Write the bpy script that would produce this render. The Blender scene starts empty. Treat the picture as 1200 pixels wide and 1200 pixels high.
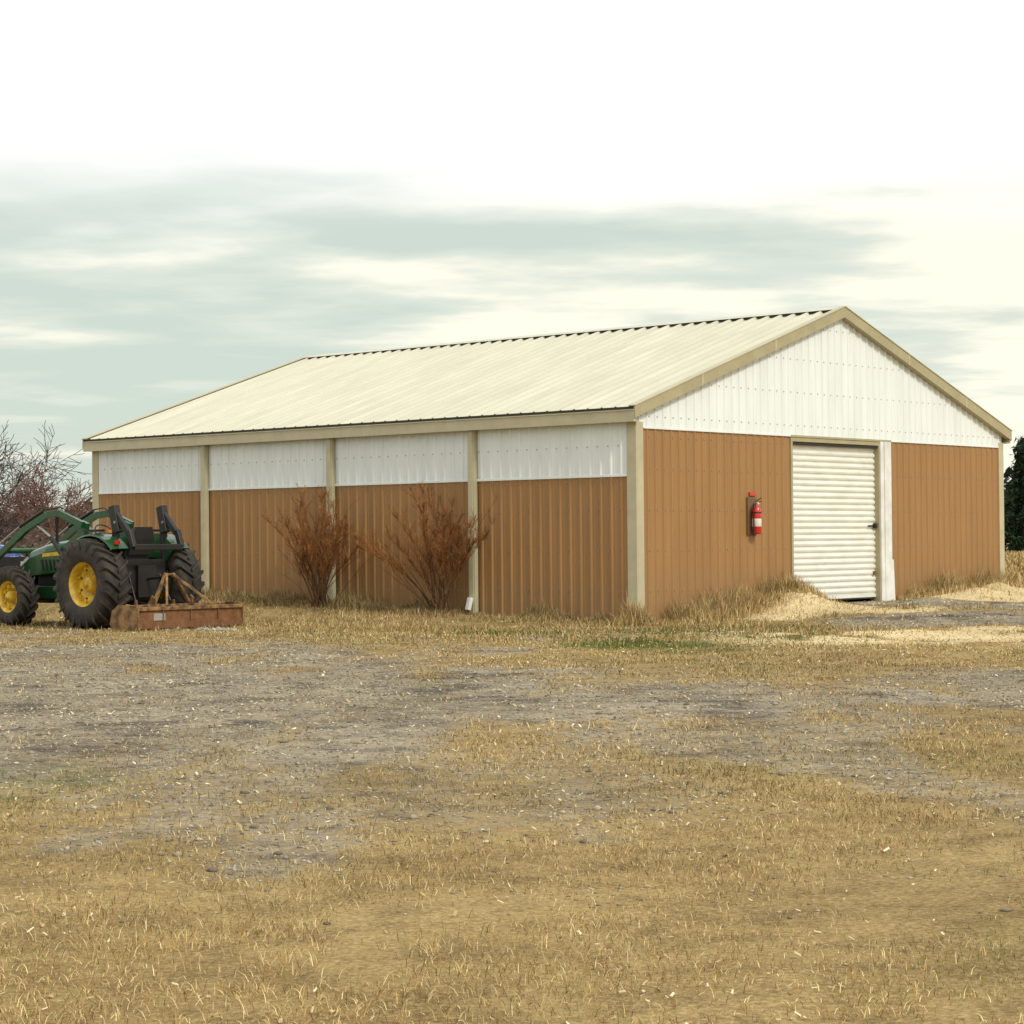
import bpy, numpy as np, math, random
from mathutils import Vector, Matrix
random.seed(7); rng=np.random.default_rng(11)
S=bpy.context.scene; COL=S.collection
# ------------------------------------------------------------------ helpers
TH=0.85399; CX,CY=2.112,36.305
EA=np.array([math.cos(TH),math.sin(TH)]); EB=np.array([-math.sin(TH),math.cos(TH)])
BL,BW=14.71,12.83
def sst(e0,e1,x):
    t=np.clip((x-e0)/(e1-e0),0,1); return t*t*(3-2*t)
def vn(x,y,s,seed=0):
    x=np.asarray(x,float)/s+seed*17.3; y=np.asarray(y,float)/s+seed*9.1
    xi=np.floor(x);yi=np.floor(y);fx=x-xi;fy=y-yi
    def h(a,b):
        v=np.sin(a*127.1+b*311.7+seed*74.7)*43758.5453
        return v-np.floor(v)
    fx=fx*fx*(3-2*fx);fy=fy*fy*(3-2*fy)
    return (h(xi,yi)*(1-fx)+h(xi+1,yi)*fx)*(1-fy)+(h(xi,yi+1)*(1-fx)+h(xi+1,yi+1)*fx)*fy
def fbm(x,y,s,seed=0):
    return .5*vn(x,y,s,seed)+.28*vn(x,y,s*.47,seed+1)+.15*vn(x,y,s*.21,seed+2)+.07*vn(x,y,s*.1,seed+3)
def ab(x,y): 
    dx=x-CX;dy=y-CY
    return dx*EA[0]+dy*EA[1], dx*EB[0]+dy*EB[1]
MOUNDS=[(3.7,-.75,.85,.55,.30),(4.35,-.45,.45,.35,.18),(2.7,-1.2,.9,.5,.10),(9.3,-1.2,1.5,.6,.17),(11.1,-.9,1.3,.5,.18),(10.2,-2.2,1.6,.6,.06)]
def tz(x,y):
    x=np.asarray(x,float);y=np.asarray(y,float)
    a,b=ab(x,y)
    z1=.03*np.clip(b,0,12)*sst(3.2,.5,-a)
    z2=.19*sst(0,5,a)*sst(8,3,-b)
    z=np.maximum(z1,z2)
    z=z+.035*(fbm(x,y,3.0,5)-.5)+.016*(vn(x,y,.35,8)-.5)*(y<50)
    n=.35+1.3*fbm(x,y,.8,31)
    for (ma,mb,sa,sb,hh) in MOUNDS:
        z=z+hh*np.exp(-((a-ma)/sa)**2-((b-mb)/sb)**2)*n
    return z
def masks(x,y):
    x=np.asarray(x,float);y=np.asarray(y,float)
    a,b=ab(x,y)
    yc=np.interp(x,[-12,-5,-1,1.7,5,9],[26,22.8,20.0,19.4,19.4,20])
    w=np.interp(x,[-12,-5,-1,1.7,5,9],[11.5,10.4,8.6,6.0,4.0,2.6])
    n=fbm(x,y*.4,2.6,3)
    g=sst(1.4,.30,np.abs(y-yc)/w+(n-.5)*1.3)
    mot=sst(.27,.55,.6*fbm(x,y*.35,.8,14)+.4*fbm(x,y*.5,2.4,15))
    g=g*(.34+.66*mot)
    g=np.maximum(g,.6*sst(.53,.72,fbm(x,y*.4,1.8,17))*sst(36,30,y))
    lane=sst(1.45,.7,np.abs(y-35.4+(n-.5)*1.0)/1.25)*sst(4.4,6.0,x)
    lane=np.maximum(lane,sst(5.2,4.2,-b)*sst(.2,.0,b)*sst(4.7,5.2,a)*sst(8.3,7.7,a)*.95)
    g=np.maximum(g,lane)
    s=np.zeros_like(x)
    for (ma,mb,sa,sb,hh) in MOUNDS:
        s=np.maximum(s,1.25*np.exp(-((a-ma)/(sa*1.3))**4-((b-mb)/(sb*1.7))**4))
    sp=sst(.34,.54,fbm(x,y*.45,1.2,22))*np.exp(-((x-6.1)/3.5)**4-((y-31.4)/2.9)**4)
    sp=np.maximum(sp,.9*sst(.3,.5,fbm(x,y*.6,.9,24))*sst(-4.2,-3.2,b)*sst(0,-.6,b)*sst(2.2,3.6,a))
    s=np.maximum(s,sp*.95)
    s=s*(1-.85*np.clip(lane,0,1));g=g*(1-.8*np.clip(sp,0,1)*(lane<.3))
    gr=np.zeros_like(x)
    for (gx,gy,sx,sy) in [(1.9,29.3,1.3,1.7),(3.95,31.0,.9,1.5),(2.6,33.5,1.3,1.1),(-3.3,12.6,1.0,1.4),(.2,33.4,1.3,1.0)]:
        gr=np.maximum(gr,np.exp(-((x-gx)/sx)**2-((y-gy)/sy)**2))
    gr=np.clip(gr*1.7*fbm(x,y,.6,41)+.35*sst(.52,.72,fbm(x,y,2.5,44)),0,1)
    return np.clip(g,0,1),np.clip(s,0,1),gr
# ------------------------------------------------------------------ materials
def newmat(name):
    m=bpy.data.materials.new(name);m.use_nodes=True;nt=m.node_tree
    return m,nt,nt.nodes['Principled BSDF']
def N(nt,t,**kw):
    n=nt.nodes.new(t)
    for k,v in kw.items(): setattr(n,k,v)
    return n
def c4(c): return (c[0],c[1],c[2],1)
def mat(name,c,rough=.6,c2=None,scale=4,metal=0,bump=0,bscale=60,lo=.35,hi=.7,stretch=(1,1,1),spec=.5,coat=0):
    m,nt,b=newmat(name)
    b.inputs['Roughness'].default_value=rough;b.inputs['Metallic'].default_value=metal
    b.inputs['Specular IOR Level'].default_value=spec
    b.inputs['Coat Weight'].default_value=coat
    if c2 is None: c2=tuple(v*.8 for v in c)
    tc=N(nt,'ShaderNodeTexCoord');mp=N(nt,'ShaderNodeMapping');mp.inputs['Scale'].default_value=stretch
    nt.links.new(tc.outputs['Object'],mp.inputs['Vector'])
    no=N(nt,'ShaderNodeTexNoise');no.inputs['Scale'].default_value=scale;no.inputs['Detail'].default_value=5;no.inputs['Roughness'].default_value=.65
    nt.links.new(mp.outputs[0],no.inputs['Vector'])
    r=N(nt,'ShaderNodeValToRGB');r.color_ramp.elements[0].position=lo;r.color_ramp.elements[1].position=hi
    r.color_ramp.elements[0].color=c4(c);r.color_ramp.elements[1].color=c4(c2)
    nt.links.new(no.outputs['Fac'],r.inputs['Fac']);nt.links.new(r.outputs[0],b.inputs['Base Color'])
    if bump:
        n2=N(nt,'ShaderNodeTexNoise');n2.inputs['Scale'].default_value=bscale;n2.inputs['Detail'].default_value=2
        nt.links.new(tc.outputs['Object'],n2.inputs['Vector'])
        bp=N(nt,'ShaderNodeBump');bp.inputs['Strength'].default_value=bump;bp.inputs['Distance'].default_value=.02
        nt.links.new(n2.outputs['Fac'],bp.inputs['Height']);nt.links.new(bp.outputs[0],b.inputs['Normal'])
    return m
def panelmat(name,c,rough=.45,dirt=(.25,.17,.09),amt=.5,var=.1,sc=(2.2,2.2,.25)):
    m,nt,b=newmat(name);b.inputs['Roughness'].default_value=rough;b.inputs['Specular IOR Level'].default_value=.35
    tc=N(nt,'ShaderNodeTexCoord');mp=N(nt,'ShaderNodeMapping');mp.inputs['Scale'].default_value=sc
    nt.links.new(tc.outputs['Object'],mp.inputs[0])
    no=N(nt,'ShaderNodeTexNoise');no.inputs['Scale'].default_value=1.6;no.inputs['Detail'].default_value=5;no.inputs['Roughness'].default_value=.6
    nt.links.new(mp.outputs[0],no.inputs['Vector'])
    r=N(nt,'ShaderNodeValToRGB');r.color_ramp.elements[0].position=.3;r.color_ramp.elements[1].position=.75
    r.color_ramp.elements[0].color=c4(tuple(v*(1-var) for v in c));r.color_ramp.elements[1].color=c4(tuple(min(v*1.04,.9) for v in c))
    nt.links.new(no.outputs['Fac'],r.inputs['Fac'])
    sx=N(nt,'ShaderNodeSeparateXYZ');nt.links.new(tc.outputs['Object'],sx.inputs[0])
    mr=N(nt,'ShaderNodeMapRange');mr.inputs[1].default_value=1.1;mr.inputs[2].default_value=.1;mr.inputs[3].default_value=0;mr.inputs[4].default_value=amt
    nt.links.new(sx.outputs['Z'],mr.inputs[0])
    n2=N(nt,'ShaderNodeTexNoise');n2.inputs['Scale'].default_value=3.5;n2.inputs['Detail'].default_value=4
    nt.links.new(tc.outputs['Object'],n2.inputs['Vector'])
    mu=N(nt,'ShaderNodeMath',operation='MULTIPLY');nt.links.new(mr.outputs[0],mu.inputs[0]);nt.links.new(n2.outputs['Fac'],mu.inputs[1])
    mx=N(nt,'ShaderNodeMixRGB');mx.inputs[2].default_value=c4(dirt)
    nt.links.new(mu.outputs[0],mx.inputs[0]);nt.links.new(r.outputs[0],mx.inputs[1]);nt.links.new(mx.outputs[0],b.inputs['Base Color'])
    mp2=N(nt,'ShaderNodeMapping');mp2.inputs['Scale'].default_value=(3.5,3.5,.8);nt.links.new(tc.outputs['Object'],mp2.inputs[0])
    n3=N(nt,'ShaderNodeTexNoise');n3.inputs['Scale'].default_value=1.0;n3.inputs['Detail'].default_value=1;nt.links.new(mp2.outputs[0],n3.inputs['Vector'])
    bp=N(nt,'ShaderNodeBump');bp.inputs['Strength'].default_value=.35;bp.inputs['Distance'].default_value=.03
    nt.links.new(n3.outputs['Fac'],bp.inputs['Height']);nt.links.new(bp.outputs[0],b.inputs['Normal'])
    return m
def attrmat(name,rough=.9,attr='Col'):
    m,nt,b=newmat(name);b.inputs['Roughness'].default_value=rough;b.inputs['Specular IOR Level'].default_value=.15
    a=N(nt,'ShaderNodeAttribute');a.attribute_name=attr
    nt.links.new(a.outputs['Color'],b.inputs['Base Color']);return m
M={}
M['brown']=panelmat('brown_sheet_metal',(.35,.190,.072),var=.14,amt=.7)
M['white']=panelmat('white_sheet_metal',(.79,.83,.81),var=.10)
M['roof']=panelmat('cream_roof_metal',(.60,.585,.465),.5,amt=0,var=.14,sc=(.35,2.4,.35))
M['trim']=mat('tan_trim',(.50,.455,.30),.5,(.42,.38,.25),3)
M['rake']=mat('rake_trim',(.40,.35,.205),.5,(.33,.285,.16),3)
M['door']=mat('door_curtain',(.80,.80,.73),.45,(.68,.67,.60),2,stretch=(1,1,3))
M['jamb']=mat('jamb_white',(.78,.79,.76),.5,(.6,.6,.55),3)
M['dark']=mat('painted_gap_shade',(.03,.028,.02),.8)  # near-black colour paints shade into gaps and the doorway interior
M['grayconc']=mat('concrete',(.36,.35,.31),.9,(.26,.25,.22),6,bump=.3)
M['galv']=mat('screw_metal',(.42,.4,.36),.4,metal=.5)
M['rubber']=mat('tyre_rubber',(.014,.013,.012),.75,(.055,.044,.03),5,bump=.3,bscale=40)
M['yellow']=mat('wheel_yellow',(.75,.50,.03),.4,(.42,.26,.04),9)
M['green']=mat('tractor_green',(.007,.075,.015),.3,(.014,.05,.016),6,coat=.3)
M['blue']=mat('tractor_blue',(.02,.06,.35),.3,(.03,.06,.22),6,coat=.3)
M['black']=mat('black_paint',(.008,.008,.008),.5,(.020,.017,.014),8)
M['steel']=mat('steel',(.4,.4,.38),.3,metal=.8)
M['rust']=mat('rusty_steel',(.13,.052,.02),.85,(.24,.115,.045),9,bump=.4,bscale=50)
M['rusto']=mat('worn_orange_paint',(.30,.17,.06),.75,(.08,.04,.02),5,bump=.3,bscale=40,lo=.4,hi=.6)
M['red']=mat('extinguisher_red',(.6,.02,.015),.3,(.5,.02,.015),8,coat=.4)
M['label']=mat('label_white',(.75,.72,.62),.6)
M['seat']=mat('seat_vinyl',(.02,.02,.02),.55)
M['redlens']=mat('red_lens',(.4,.02,.01),.25)
M['amber']=mat('amber_lens',(.6,.18,.01),.25)
M['wood']=mat('weathered_board',(.20,.11,.05),.85,(.12,.06,.03),6)
# ------------------------------------------------------------------ mesh builder
class MB:
    def __init__(s): s.v=[];s.f=[];s.m=[];s.mats=[];s.sm=[]
    def mi(s,m):
        if m not in s.mats:s.mats.append(m)
        return s.mats.index(m)
    def add(s,vs,fs,m,T=None,smooth=False):
        o=len(s.v);k=s.mi(m)
        for p in vs:
            p=Vector(p)
            if T is not None:p=T@p
            s.v.append(tuple(p))
        for f in fs:
            s.f.append([i+o for i in f]);s.m.append(k);s.sm.append(smooth)
    def box(s,lo,hi,m,T=None):
        x0,y0,z0=lo;x1,y1,z1=hi
        s.add([(x0,y0,z0),(x1,y0,z0),(x1,y1,z0),(x0,y1,z0),(x0,y0,z1),(x1,y0,z1),(x1,y1,z1),(x0,y1,z1)],
              [(0,3,2,1),(4,5,6,7),(0,1,5,4),(1,2,6,5),(2,3,7,6),(3,0,4,7)],m,T)
    def beam(s,p0,p1,w,h,m,up=(0,0,1),T=None):
        p0=Vector(p0);p1=Vector(p1);d=(p1-p0).normalized();u=Vector(up)
        sd=d.cross(u)
        if sd.length<1e-4: sd=d.cross(Vector((1,0,0)))
        sd.normalize();u=sd.cross(d)
        vs=[]
        for p in (p0,p1):
            for a,b in ((-1,-1),(1,-1),(1,1),(-1,1)): vs.append(p+sd*a*w/2+u*b*h/2)
        s.add(vs,[(0,1,2,3),(7,6,5,4),(0,4,5,1),(1,5,6,2),(2,6,7,3),(3,7,4,0)],m,T)
    def tube(s,pts,r,m,n=10,T=None,cap=True):
        pts=[Vector(p) for p in pts];rs=r if isinstance(r,(list,tuple)) else [r]*len(pts)
        vs=[];fs=[]
        for i,p in enumerate(pts):
            d=(pts[min(i+1,len(pts)-1)]-pts[max(i-1,0)]).normalized()
            a=d.cross(Vector((0,0,1)))
            if a.length<.05:a=d.cross(Vector((0,1,0)))
            a.normalize();b=d.cross(a)
            for k in range(n):
                t=2*math.pi*k/n;vs.append(p+(a*math.cos(t)+b*math.sin(t))*rs[i])
        for i in range(len(pts)-1):
            for k in range(n):
                fs.append((i*n+k,i*n+(k+1)%n,(i+1)*n+(k+1)%n,(i+1)*n+k))
        s.add(vs,fs,m,T,True)
        if cap:
            s.add([vs[k] for k in range(n)],[tuple(range(n))],m,T)
            s.add([vs[(len(pts)-1)*n+k] for k in range(n)],[tuple(range(n))],m,T)
    def lathe(s,prof,m,n=40,T=None,smooth=True):
        vs=[];fs=[]
        for k in range(n):
            t=2*math.pi*k/n
            for r,y in prof: vs.append((r*math.cos(t),y,r*math.sin(t)))
        P=len(prof)
        for k in range(n):
            for i in range(P-1):
                a=k*P+i;b=((k+1)%n)*P+i;fs.append((a,a+1,b+1,b))
        s.add(vs,fs,m,T,smooth)
    def loft(s,secs,m,T=None,smooth=False):
        n=len(secs[0]);vs=[p for q in secs for p in q];fs=[]
        for i in range(len(secs)-1):
            for k in range(n): fs.append((i*n+k,i*n+(k+1)%n,(i+1)*n+(k+1)%n,(i+1)*n+k))
        fs.append(tuple(range(n)));fs.append(tuple((len(secs)-1)*n+k for k in range(n)))
        s.add(vs,fs,m,T,smooth)
    def obj(s,name,parent=None,bevel=0):
        me=bpy.data.meshes.new(name);me.from_pydata(s.v,[],s.f)
        for m in s.mats:me.materials.append(m)
        me.polygons.foreach_set('material_index',s.m);me.polygons.foreach_set('use_smooth',s.sm);me.update()
        import bmesh
        bm=bmesh.new();bm.from_mesh(me);bmesh.ops.recalc_face_normals(bm,faces=bm.faces);bm.to_mesh(me);bm.free()
        o=bpy.data.objects.new(name,me);COL.objects.link(o)
        if parent:o.parent=parent
        if bevel:
            b=o.modifiers.new('b','BEVEL');b.width=bevel;b.segments=2;b.limit_method='ANGLE'
        return o
def empty(name,loc=(0,0,0),rot=0):
    e=bpy.data.objects.new(name,None);COL.objects.link(e);e.location=loc;e.rotation_euler=(0,0,rot);return e
def fastmesh(name,V,F,mats,col=None,colname='Col',smooth=False,parent=None):
    me=bpy.data.meshes.new(name);n=len(V);m,k=F.shape
    me.vertices.add(n);me.vertices.foreach_set('co',V.astype(np.float32).ravel())
    me.loops.add(m*k);me.loops.foreach_set('vertex_index',F.astype(np.int32).ravel())
    me.polygons.add(m);me.polygons.foreach_set('loop_start',np.arange(0,m*k,k,dtype=np.int32))
    try: me.polygons.foreach_set('loop_total',np.full(m,k,dtype=np.int32))
    except Exception: pass
    if smooth: me.polygons.foreach_set('use_smooth',np.ones(m,bool))
    for mm in mats:me.materials.append(mm)
    me.update(calc_edges=True)
    if col is not None:
        at=me.color_attributes.new(colname,'FLOAT_COLOR','POINT')
        c=np.ones((n,4),np.float32);c[:,:3]=col;at.data.foreach_set('color',c.ravel())
    o=bpy.data.objects.new(name,me);COL.objects.link(o)
    if parent:o.parent=parent
    return o
def prisms(name,P0,P1,R0,R1,mats,n=3,col=None,parent=None):
    P0=np.array(P0,float);P1=np.array(P1,float);R0=np.array(R0);R1=np.array(R1)
    d=P1-P0;d/=np.maximum(np.linalg.norm(d,axis=1,keepdims=True),1e-6)
    ref=np.where(np.abs(d[:,2:3])>.9,np.array([[1.,0,0]]),np.array([[0,0,1.]]))
    a=np.cross(d,ref);a/=np.linalg.norm(a,axis=1,keepdims=True);b=np.cross(d,a)
    k=len(P0);V=np.zeros((k,2*n,3))
    for i in range(n):
        t=2*math.pi*i/n;o=a*math.cos(t)+b*math.sin(t)
        V[:,i]=P0+o*R0[:,None];V[:,n+i]=P1+o*R1[:,None]
    base=(np.arange(k)*2*n)[:,None,None]
    q=np.array([[i,(i+1)%n,n+(i+1)%n,n+i] for i in range(n)])[None]
    F=(base+q).reshape(-1,4)
    c=None
    if col is not None:c=np.repeat(np.array(col),2*n,axis=0)
    return fastmesh(name,V.reshape(-1,3),F,mats,c,parent=parent)
# ------------------------------------------------------------------ GROUND
def axis(lo,hi,step,far):
    c=list(np.arange(lo,hi+1e-6,step));s=step
    x=hi
    while x<far: s*=1.22;x+=s;c.append(x)
    s=step;x=lo
    while x>-far: s*=1.22;x-=s;c.insert(0,x)
    return np.array(c)
xs=axis(-13,14,.08,900);ys=axis(4,46,.09,1500)
XX,YY=np.meshgrid(xs,ys);ZZ=tz(XX,YY)
nx,ny=len(xs),len(ys)
V=np.stack([XX.ravel(),YY.ravel(),ZZ.ravel()],1)
idx=np.arange(nx*ny).reshape(ny,nx)
F=np.stack([idx[:-1,:-1],idx[:-1,1:],idx[1:,1:],idx[1:,:-1]],-1).reshape(-1,4)
g,s_,gr=masks(XX.ravel(),YY.ravel())
gm,nt,b=newmat('dry_grass_and_gravel_ground')
b.inputs['Roughness'].default_value=.95;b.inputs['Specular IOR Level'].default_value=.1
at=N(nt,'ShaderNodeAttribute');at.attribute_name='Mask'
sp=N(nt,'ShaderNodeSeparateColor');nt.links.new(at.outputs['Color'],sp.inputs[0])
geo=N(nt,'ShaderNodeNewGeometry')
def noise(sc,det=8,ro=.65,vec=None):
    n=N(nt,'ShaderNodeTexNoise');n.inputs['Scale'].default_value=sc;n.inputs['Detail'].default_value=det;n.inputs['Roughness'].default_value=ro
    nt.links.new((vec or geo.outputs['Position']),n.inputs['Vector']);return n.outputs['Fac']
def ramp(fac,stops):
    r=N(nt,'ShaderNodeValToRGB');e=r.color_ramp.elements
    while len(e)<len(stops):e.new(.5)
    for i,(p,c) in enumerate(stops):e[i].position=p;e[i].color=c4(c)
    nt.links.new(fac,r.inputs[0]);return r.outputs[0]
def mixc(f,a_,b_):
    m=N(nt,'ShaderNodeMixRGB')
    if isinstance(f,float): m.inputs[0].default_value=f
    else: nt.links.new(f,m.inputs[0])
    nt.links.new(a_,m.inputs[1]);nt.links.new(b_,m.inputs[2]);return m.outputs[0]
def mth(op,a_,b_,clamp=True):
    m=N(nt,'ShaderNodeMath',operation=op);m.use_clamp=clamp
    for i,v in enumerate((a_,b_)):
        if isinstance(v,(int,float)):m.inputs[i].default_value=v
        else:nt.links.new(v,m.inputs[i])
    return m.outputs[0]
fine=noise(38,4,.8);mid=noise(2.6,6,.75);big=noise(.45,4);wet=noise(.85,5,.6)
grassc=ramp(mid,[(.33,(.11,.072,.032)),(.46,(.27,.185,.075)),(.58,(.44,.32,.135)),(.72,(.22,.15,.06))])
grassf=ramp(fine,[(.3,(.08,.052,.022)),(.5,(.32,.23,.10)),(.7,(.64,.50,.26))])
grassc=mixc(.55,grassc,grassf)
greenc=ramp(fine,[(.3,(.05,.06,.015)),(.7,(.20,.2,.05))])
vor=N(nt,'ShaderNodeTexVoronoi');vor.inputs['Scale'].default_value=30;nt.links.new(geo.outputs['Position'],vor.inputs['Vector'])
vs_=N(nt,'ShaderNodeSeparateColor');nt.links.new(vor.outputs['Color'],vs_.inputs[0])
gravc=ramp(vs_.outputs[0],[(0,(.13,.11,.08)),(.5,(.28,.245,.18)),(.85,(.38,.335,.25)),(1,(.55,.49,.36))])
gravd=ramp(mid,[(.34,(.10,.085,.07)),(.48,(.29,.245,.18)),(.62,(.42,.35,.23))])
gravc=mixc(.6,gravc,gravd)
wr=ramp(wet,[(.36,(.42,.42,.45)),(.47,(1,1,1))])
m3=N(nt,'ShaderNodeMixRGB',blend_type='MULTIPLY');m3.inputs[0].default_value=1;nt.links.new(gravc,m3.inputs[1]);nt.links.new(wr,m3.inputs[2]);gravc=m3.outputs[0]
shav=ramp(fine,[(.3,(.46,.32,.14)),(.5,(.74,.60,.33)),(.7,(.88,.79,.55))])
def brk(mask,nz,k=.9):
    t=mth('ADD',mask,mth('MULTIPLY',mth('SUBTRACT',nz,.5,False),k,False),False)
    r=N(nt,'ShaderNodeMapRange');r.interpolation_type='SMOOTHSTEP';r.inputs[1].default_value=.25;r.inputs[2].default_value=.75
    nt.links.new(t,r.inputs[0]);return r.outputs[0]
bn=noise(8,6,.85)
c=mixc(brk(sp.outputs[2],bn),grassc,greenc)
c=mixc(brk(sp.outputs[0],bn,2.2),c,gravc)
c=mixc(brk(sp.outputs[1],bn,1.6),c,shav)
bigr=ramp(big,[(.3,(.72,.70,.68)),(.62,(1.03,1.03,1.03))])
mm=N(nt,'ShaderNodeMixRGB',blend_type='MULTIPLY');mm.inputs[0].default_value=1;nt.links.new(c,mm.inputs[1]);nt.links.new(bigr,mm.inputs[2])
nt.links.new(mm.outputs[0],b.inputs['Base Color'])
bp=N(nt,'ShaderNodeBump');bp.inputs['Strength'].default_value=.8;bp.inputs['Distance'].default_value=.03
nt.links.new(noise(22,3,.7),bp.inputs['Height']);nt.links.new(bp.outputs[0],b.inputs['Normal'])
fastmesh('ground',V,F,[gm],np.stack([g,s_,gr],1),'Mask',smooth=True)
# ------------------------------------------------------------------ GRASS
def inside(x,y,pad=.06):
    a,b=ab(x,y);return (a>-pad)&(a<BW+pad)&(b>-pad)&(b<BL+pad)
def blades(name,x,y,h,w,lean,colr,mats):
    n=len(x);z=tz(x,y)
    az=rng.uniform(0,2*np.pi,n);la=rng.uniform(0,2*np.pi,n)
    dx,dy=np.cos(az)*w/2,np.sin(az)*w/2
    lx,ly=np.cos(la)*h*np.sin(lean),np.sin(la)*h*np.sin(lean)
    hz=h*np.cos(lean)
    V=np.zeros((n,5,3))
    V[:,0]=np.stack([x-dx,y-dy,z-.01],1);V[:,1]=np.stack([x+dx,y+dy,z-.01],1)
    mx,my,mz=x+lx*.4,y+ly*.4,z+hz*.6
    V[:,2]=np.stack([mx+dx*.8,my+dy*.8,mz],1);V[:,3]=np.stack([mx-dx*.8,my-dy*.8,mz],1)
    V[:,4]=np.stack([x+lx,y+ly,z+hz],1)
    base=(np.arange(n)*5)[:,None,None]
    F=(base+np.array([[0,1,2],[0,2,3],[3,2,4]])[None]).reshape(-1,3)
    return fastmesh(name,V.reshape(-1,3),F,mats,np.repeat(colr,5,axis=0))
gmat=attrmat('dry_grass_blades')
def gcol(n,gr,br=1.0):
    pal=np.array([(.58,.44,.20),(.45,.31,.12),(.28,.17,.065),(.68,.56,.30),(.36,.25,.10),(.16,.10,.045)])
    c=pal[rng.integers(0,6,n)]*rng.uniform(.75,1.15,(n,1))*br
    gn=np.array([(.09,.12,.022),(.15,.17,.035)])[rng.integers(0,2,n)]
    isg=rng.random(n)<np.clip(gr*1.0+.02,0,.8)
    c[isg]=gn[isg];return c
n=360000
y=rng.uniform(5.2,44,n);x=rng.uniform(-.262,.262,n)*y
g,s_,gr=masks(x,y)
bare=fbm(x,y*.7,1.4,61)
keep=(rng.random(n)>np.clip(g*1.08,0,.93))&(rng.random(n)>s_*.94)&~inside(x,y)&(fbm(x,y,.5,60)+rng.uniform(-.2,.2,n)>.36+.25*sst(.5,.35,bare))
x,y,gr=x[keep],y[keep],gr[keep];n=len(x)
h=rng.uniform(.012,.05,n)*(.3+1.7*fbm(x,y,1.1,70));w=np.maximum(.0028,y*.00035)
cc=gcol(n,gr)*(.34+1.22*fbm(x,y*.7,1.3,73))[:,None]
blades('dry_grass',x,y,h,w,rng.uniform(.5,1.45,n),cc,[gmat])
n=90000
y=rng.uniform(28,46,n);x=rng.uniform(-.262,.262,n)*y
a,b_=ab(x,y);out=np.maximum(-a,-b_)
d=.75*sst(.40,.6,fbm(x,y,.8,80))*sst(8,3,out)
g,s_,gr=masks(x,y)
keep=(rng.random(n)<d*(1-g*.85)*(1-s_*.85))&~inside(x,y)
keep&=~((a>4.6)&(a<8.3)&(b_>-3))
x,y,gr=x[keep],y[keep],gr[keep];n=len(x)
blades('rough_grass',x,y,rng.uniform(.04,.14,n),np.full(n,.011),rng.uniform(.1,1.1,n),gcol(n,gr*.8)*(.45+.9*fbm(x,y,1,74))[:,None],[gmat])
n=80000
out=rng.exponential(.30,n)+.04
onside=rng.random(n)<.52
a=np.where(onside,-out,rng.uniform(-.4,BW,n));b_=np.where(onside,rng.uniform(-.4,BL,n),-out)
x=CX+a*EA[0]+b_*EB[0];y=CY+a*EA[1]+b_*EB[1]
cl=fbm(x,y,.7,91)+.10*np.exp(-((a-2.8)/1.3)**2)*(b_<0)+.08*np.exp(-((a-11.5)/1.2)**2)*(b_<0)
keep=~((a>4.55)&(a<8.3)&(b_<0))&~inside(x,y,.03)&(cl+rng.uniform(-.15,.15,n)>.40)
x,y,a,b_,out,cl=x[keep],y[keep],a[keep],b_[keep],out[keep],cl[keep];n=len(x)
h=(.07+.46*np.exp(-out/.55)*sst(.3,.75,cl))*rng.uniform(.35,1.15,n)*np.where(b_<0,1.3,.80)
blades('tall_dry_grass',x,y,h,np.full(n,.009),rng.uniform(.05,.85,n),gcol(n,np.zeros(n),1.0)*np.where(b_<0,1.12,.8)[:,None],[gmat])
n=16000
y=rng.uniform(48,125,n);x=y*rng.uniform(.2,.27,n)
blades('field_grass',x,y,rng.uniform(.08,.35,n),np.full(n,.06),rng.uniform(.1,.8,n),gcol(n,np.zeros(n)),[gmat])
n=80000
y=rng.uniform(5.5,42,n);x=rng.uniform(-.262,.262,n)*y
cl=sst(.4,.68,fbm(x,y*.6,1.3,95));g,s_,gr=masks(x,y)
keep=(rng.random(n)<cl*.18+.03+g*.08+s_*1.2)&~inside(x,y);x,y=x[keep],y[keep];n=len(x)
L=rng.uniform(.004,.011,n)*(1+y/28);W=L*rng.uniform(.15,.5,n);t=rng.uniform(0,6.28,n);z=tz(x,y)+rng.uniform(.004,.02,n)
ux,uy=np.cos(t),np.sin(t);tl=rng.uniform(-.6,.6,(n,2))
V=np.zeros((n,4,3))
for i,(p,q) in enumerate(((-1,-1),(1,-1),(1,1),(-1,1))):
    V[:,i]=np.stack([x+ux*L*p-uy*W*q,y+uy*L*p+ux*W*q,z+tl[:,0]*L*p+tl[:,1]*W*q],1)
F=np.arange(n*4).reshape(n,4)
cc=np.array([(.80,.70,.46),(.66,.52,.28),(.5,.37,.18)])[rng.integers(0,3,n)]*rng.uniform(.7,1.05,(n,1))
fastmesh('wood_shavings',V.reshape(-1,3),F,[gmat],np.repeat(cc,4,axis=0))
n=50000
y=rng.uniform(8,37,n);x=rng.uniform(-.262,.262,n)*y;g,s_,gr=masks(x,y)
keep=(rng.random(n)<g*.85+.03);x,y=x[keep],y[keep];n=len(x)
r=rng.uniform(.004,.011,n)*(1+y/40)*(1+1.2*(rng.random(n)>.97));z=tz(x,y)+r*.2
oc=np.array([(1,0,0),(0,1,0),(-1,0,0),(0,-1,0),(0,0,1),(0,0,-1)],float)
V=(np.stack([x,y,z],1)[:,None,:]+oc[None]*rng.uniform(.5,1.2,(n,6,3))*r[:,None,None]*np.array([1.2,1,.65]))
fo=np.array([(0,1,4),(1,2,4),(2,3,4),(3,0,4),(1,0,5),(2,1,5),(3,2,5),(0,3,5)])
F=((np.arange(n)*6)[:,None,None]+fo[None]).reshape(-1,3)
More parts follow.
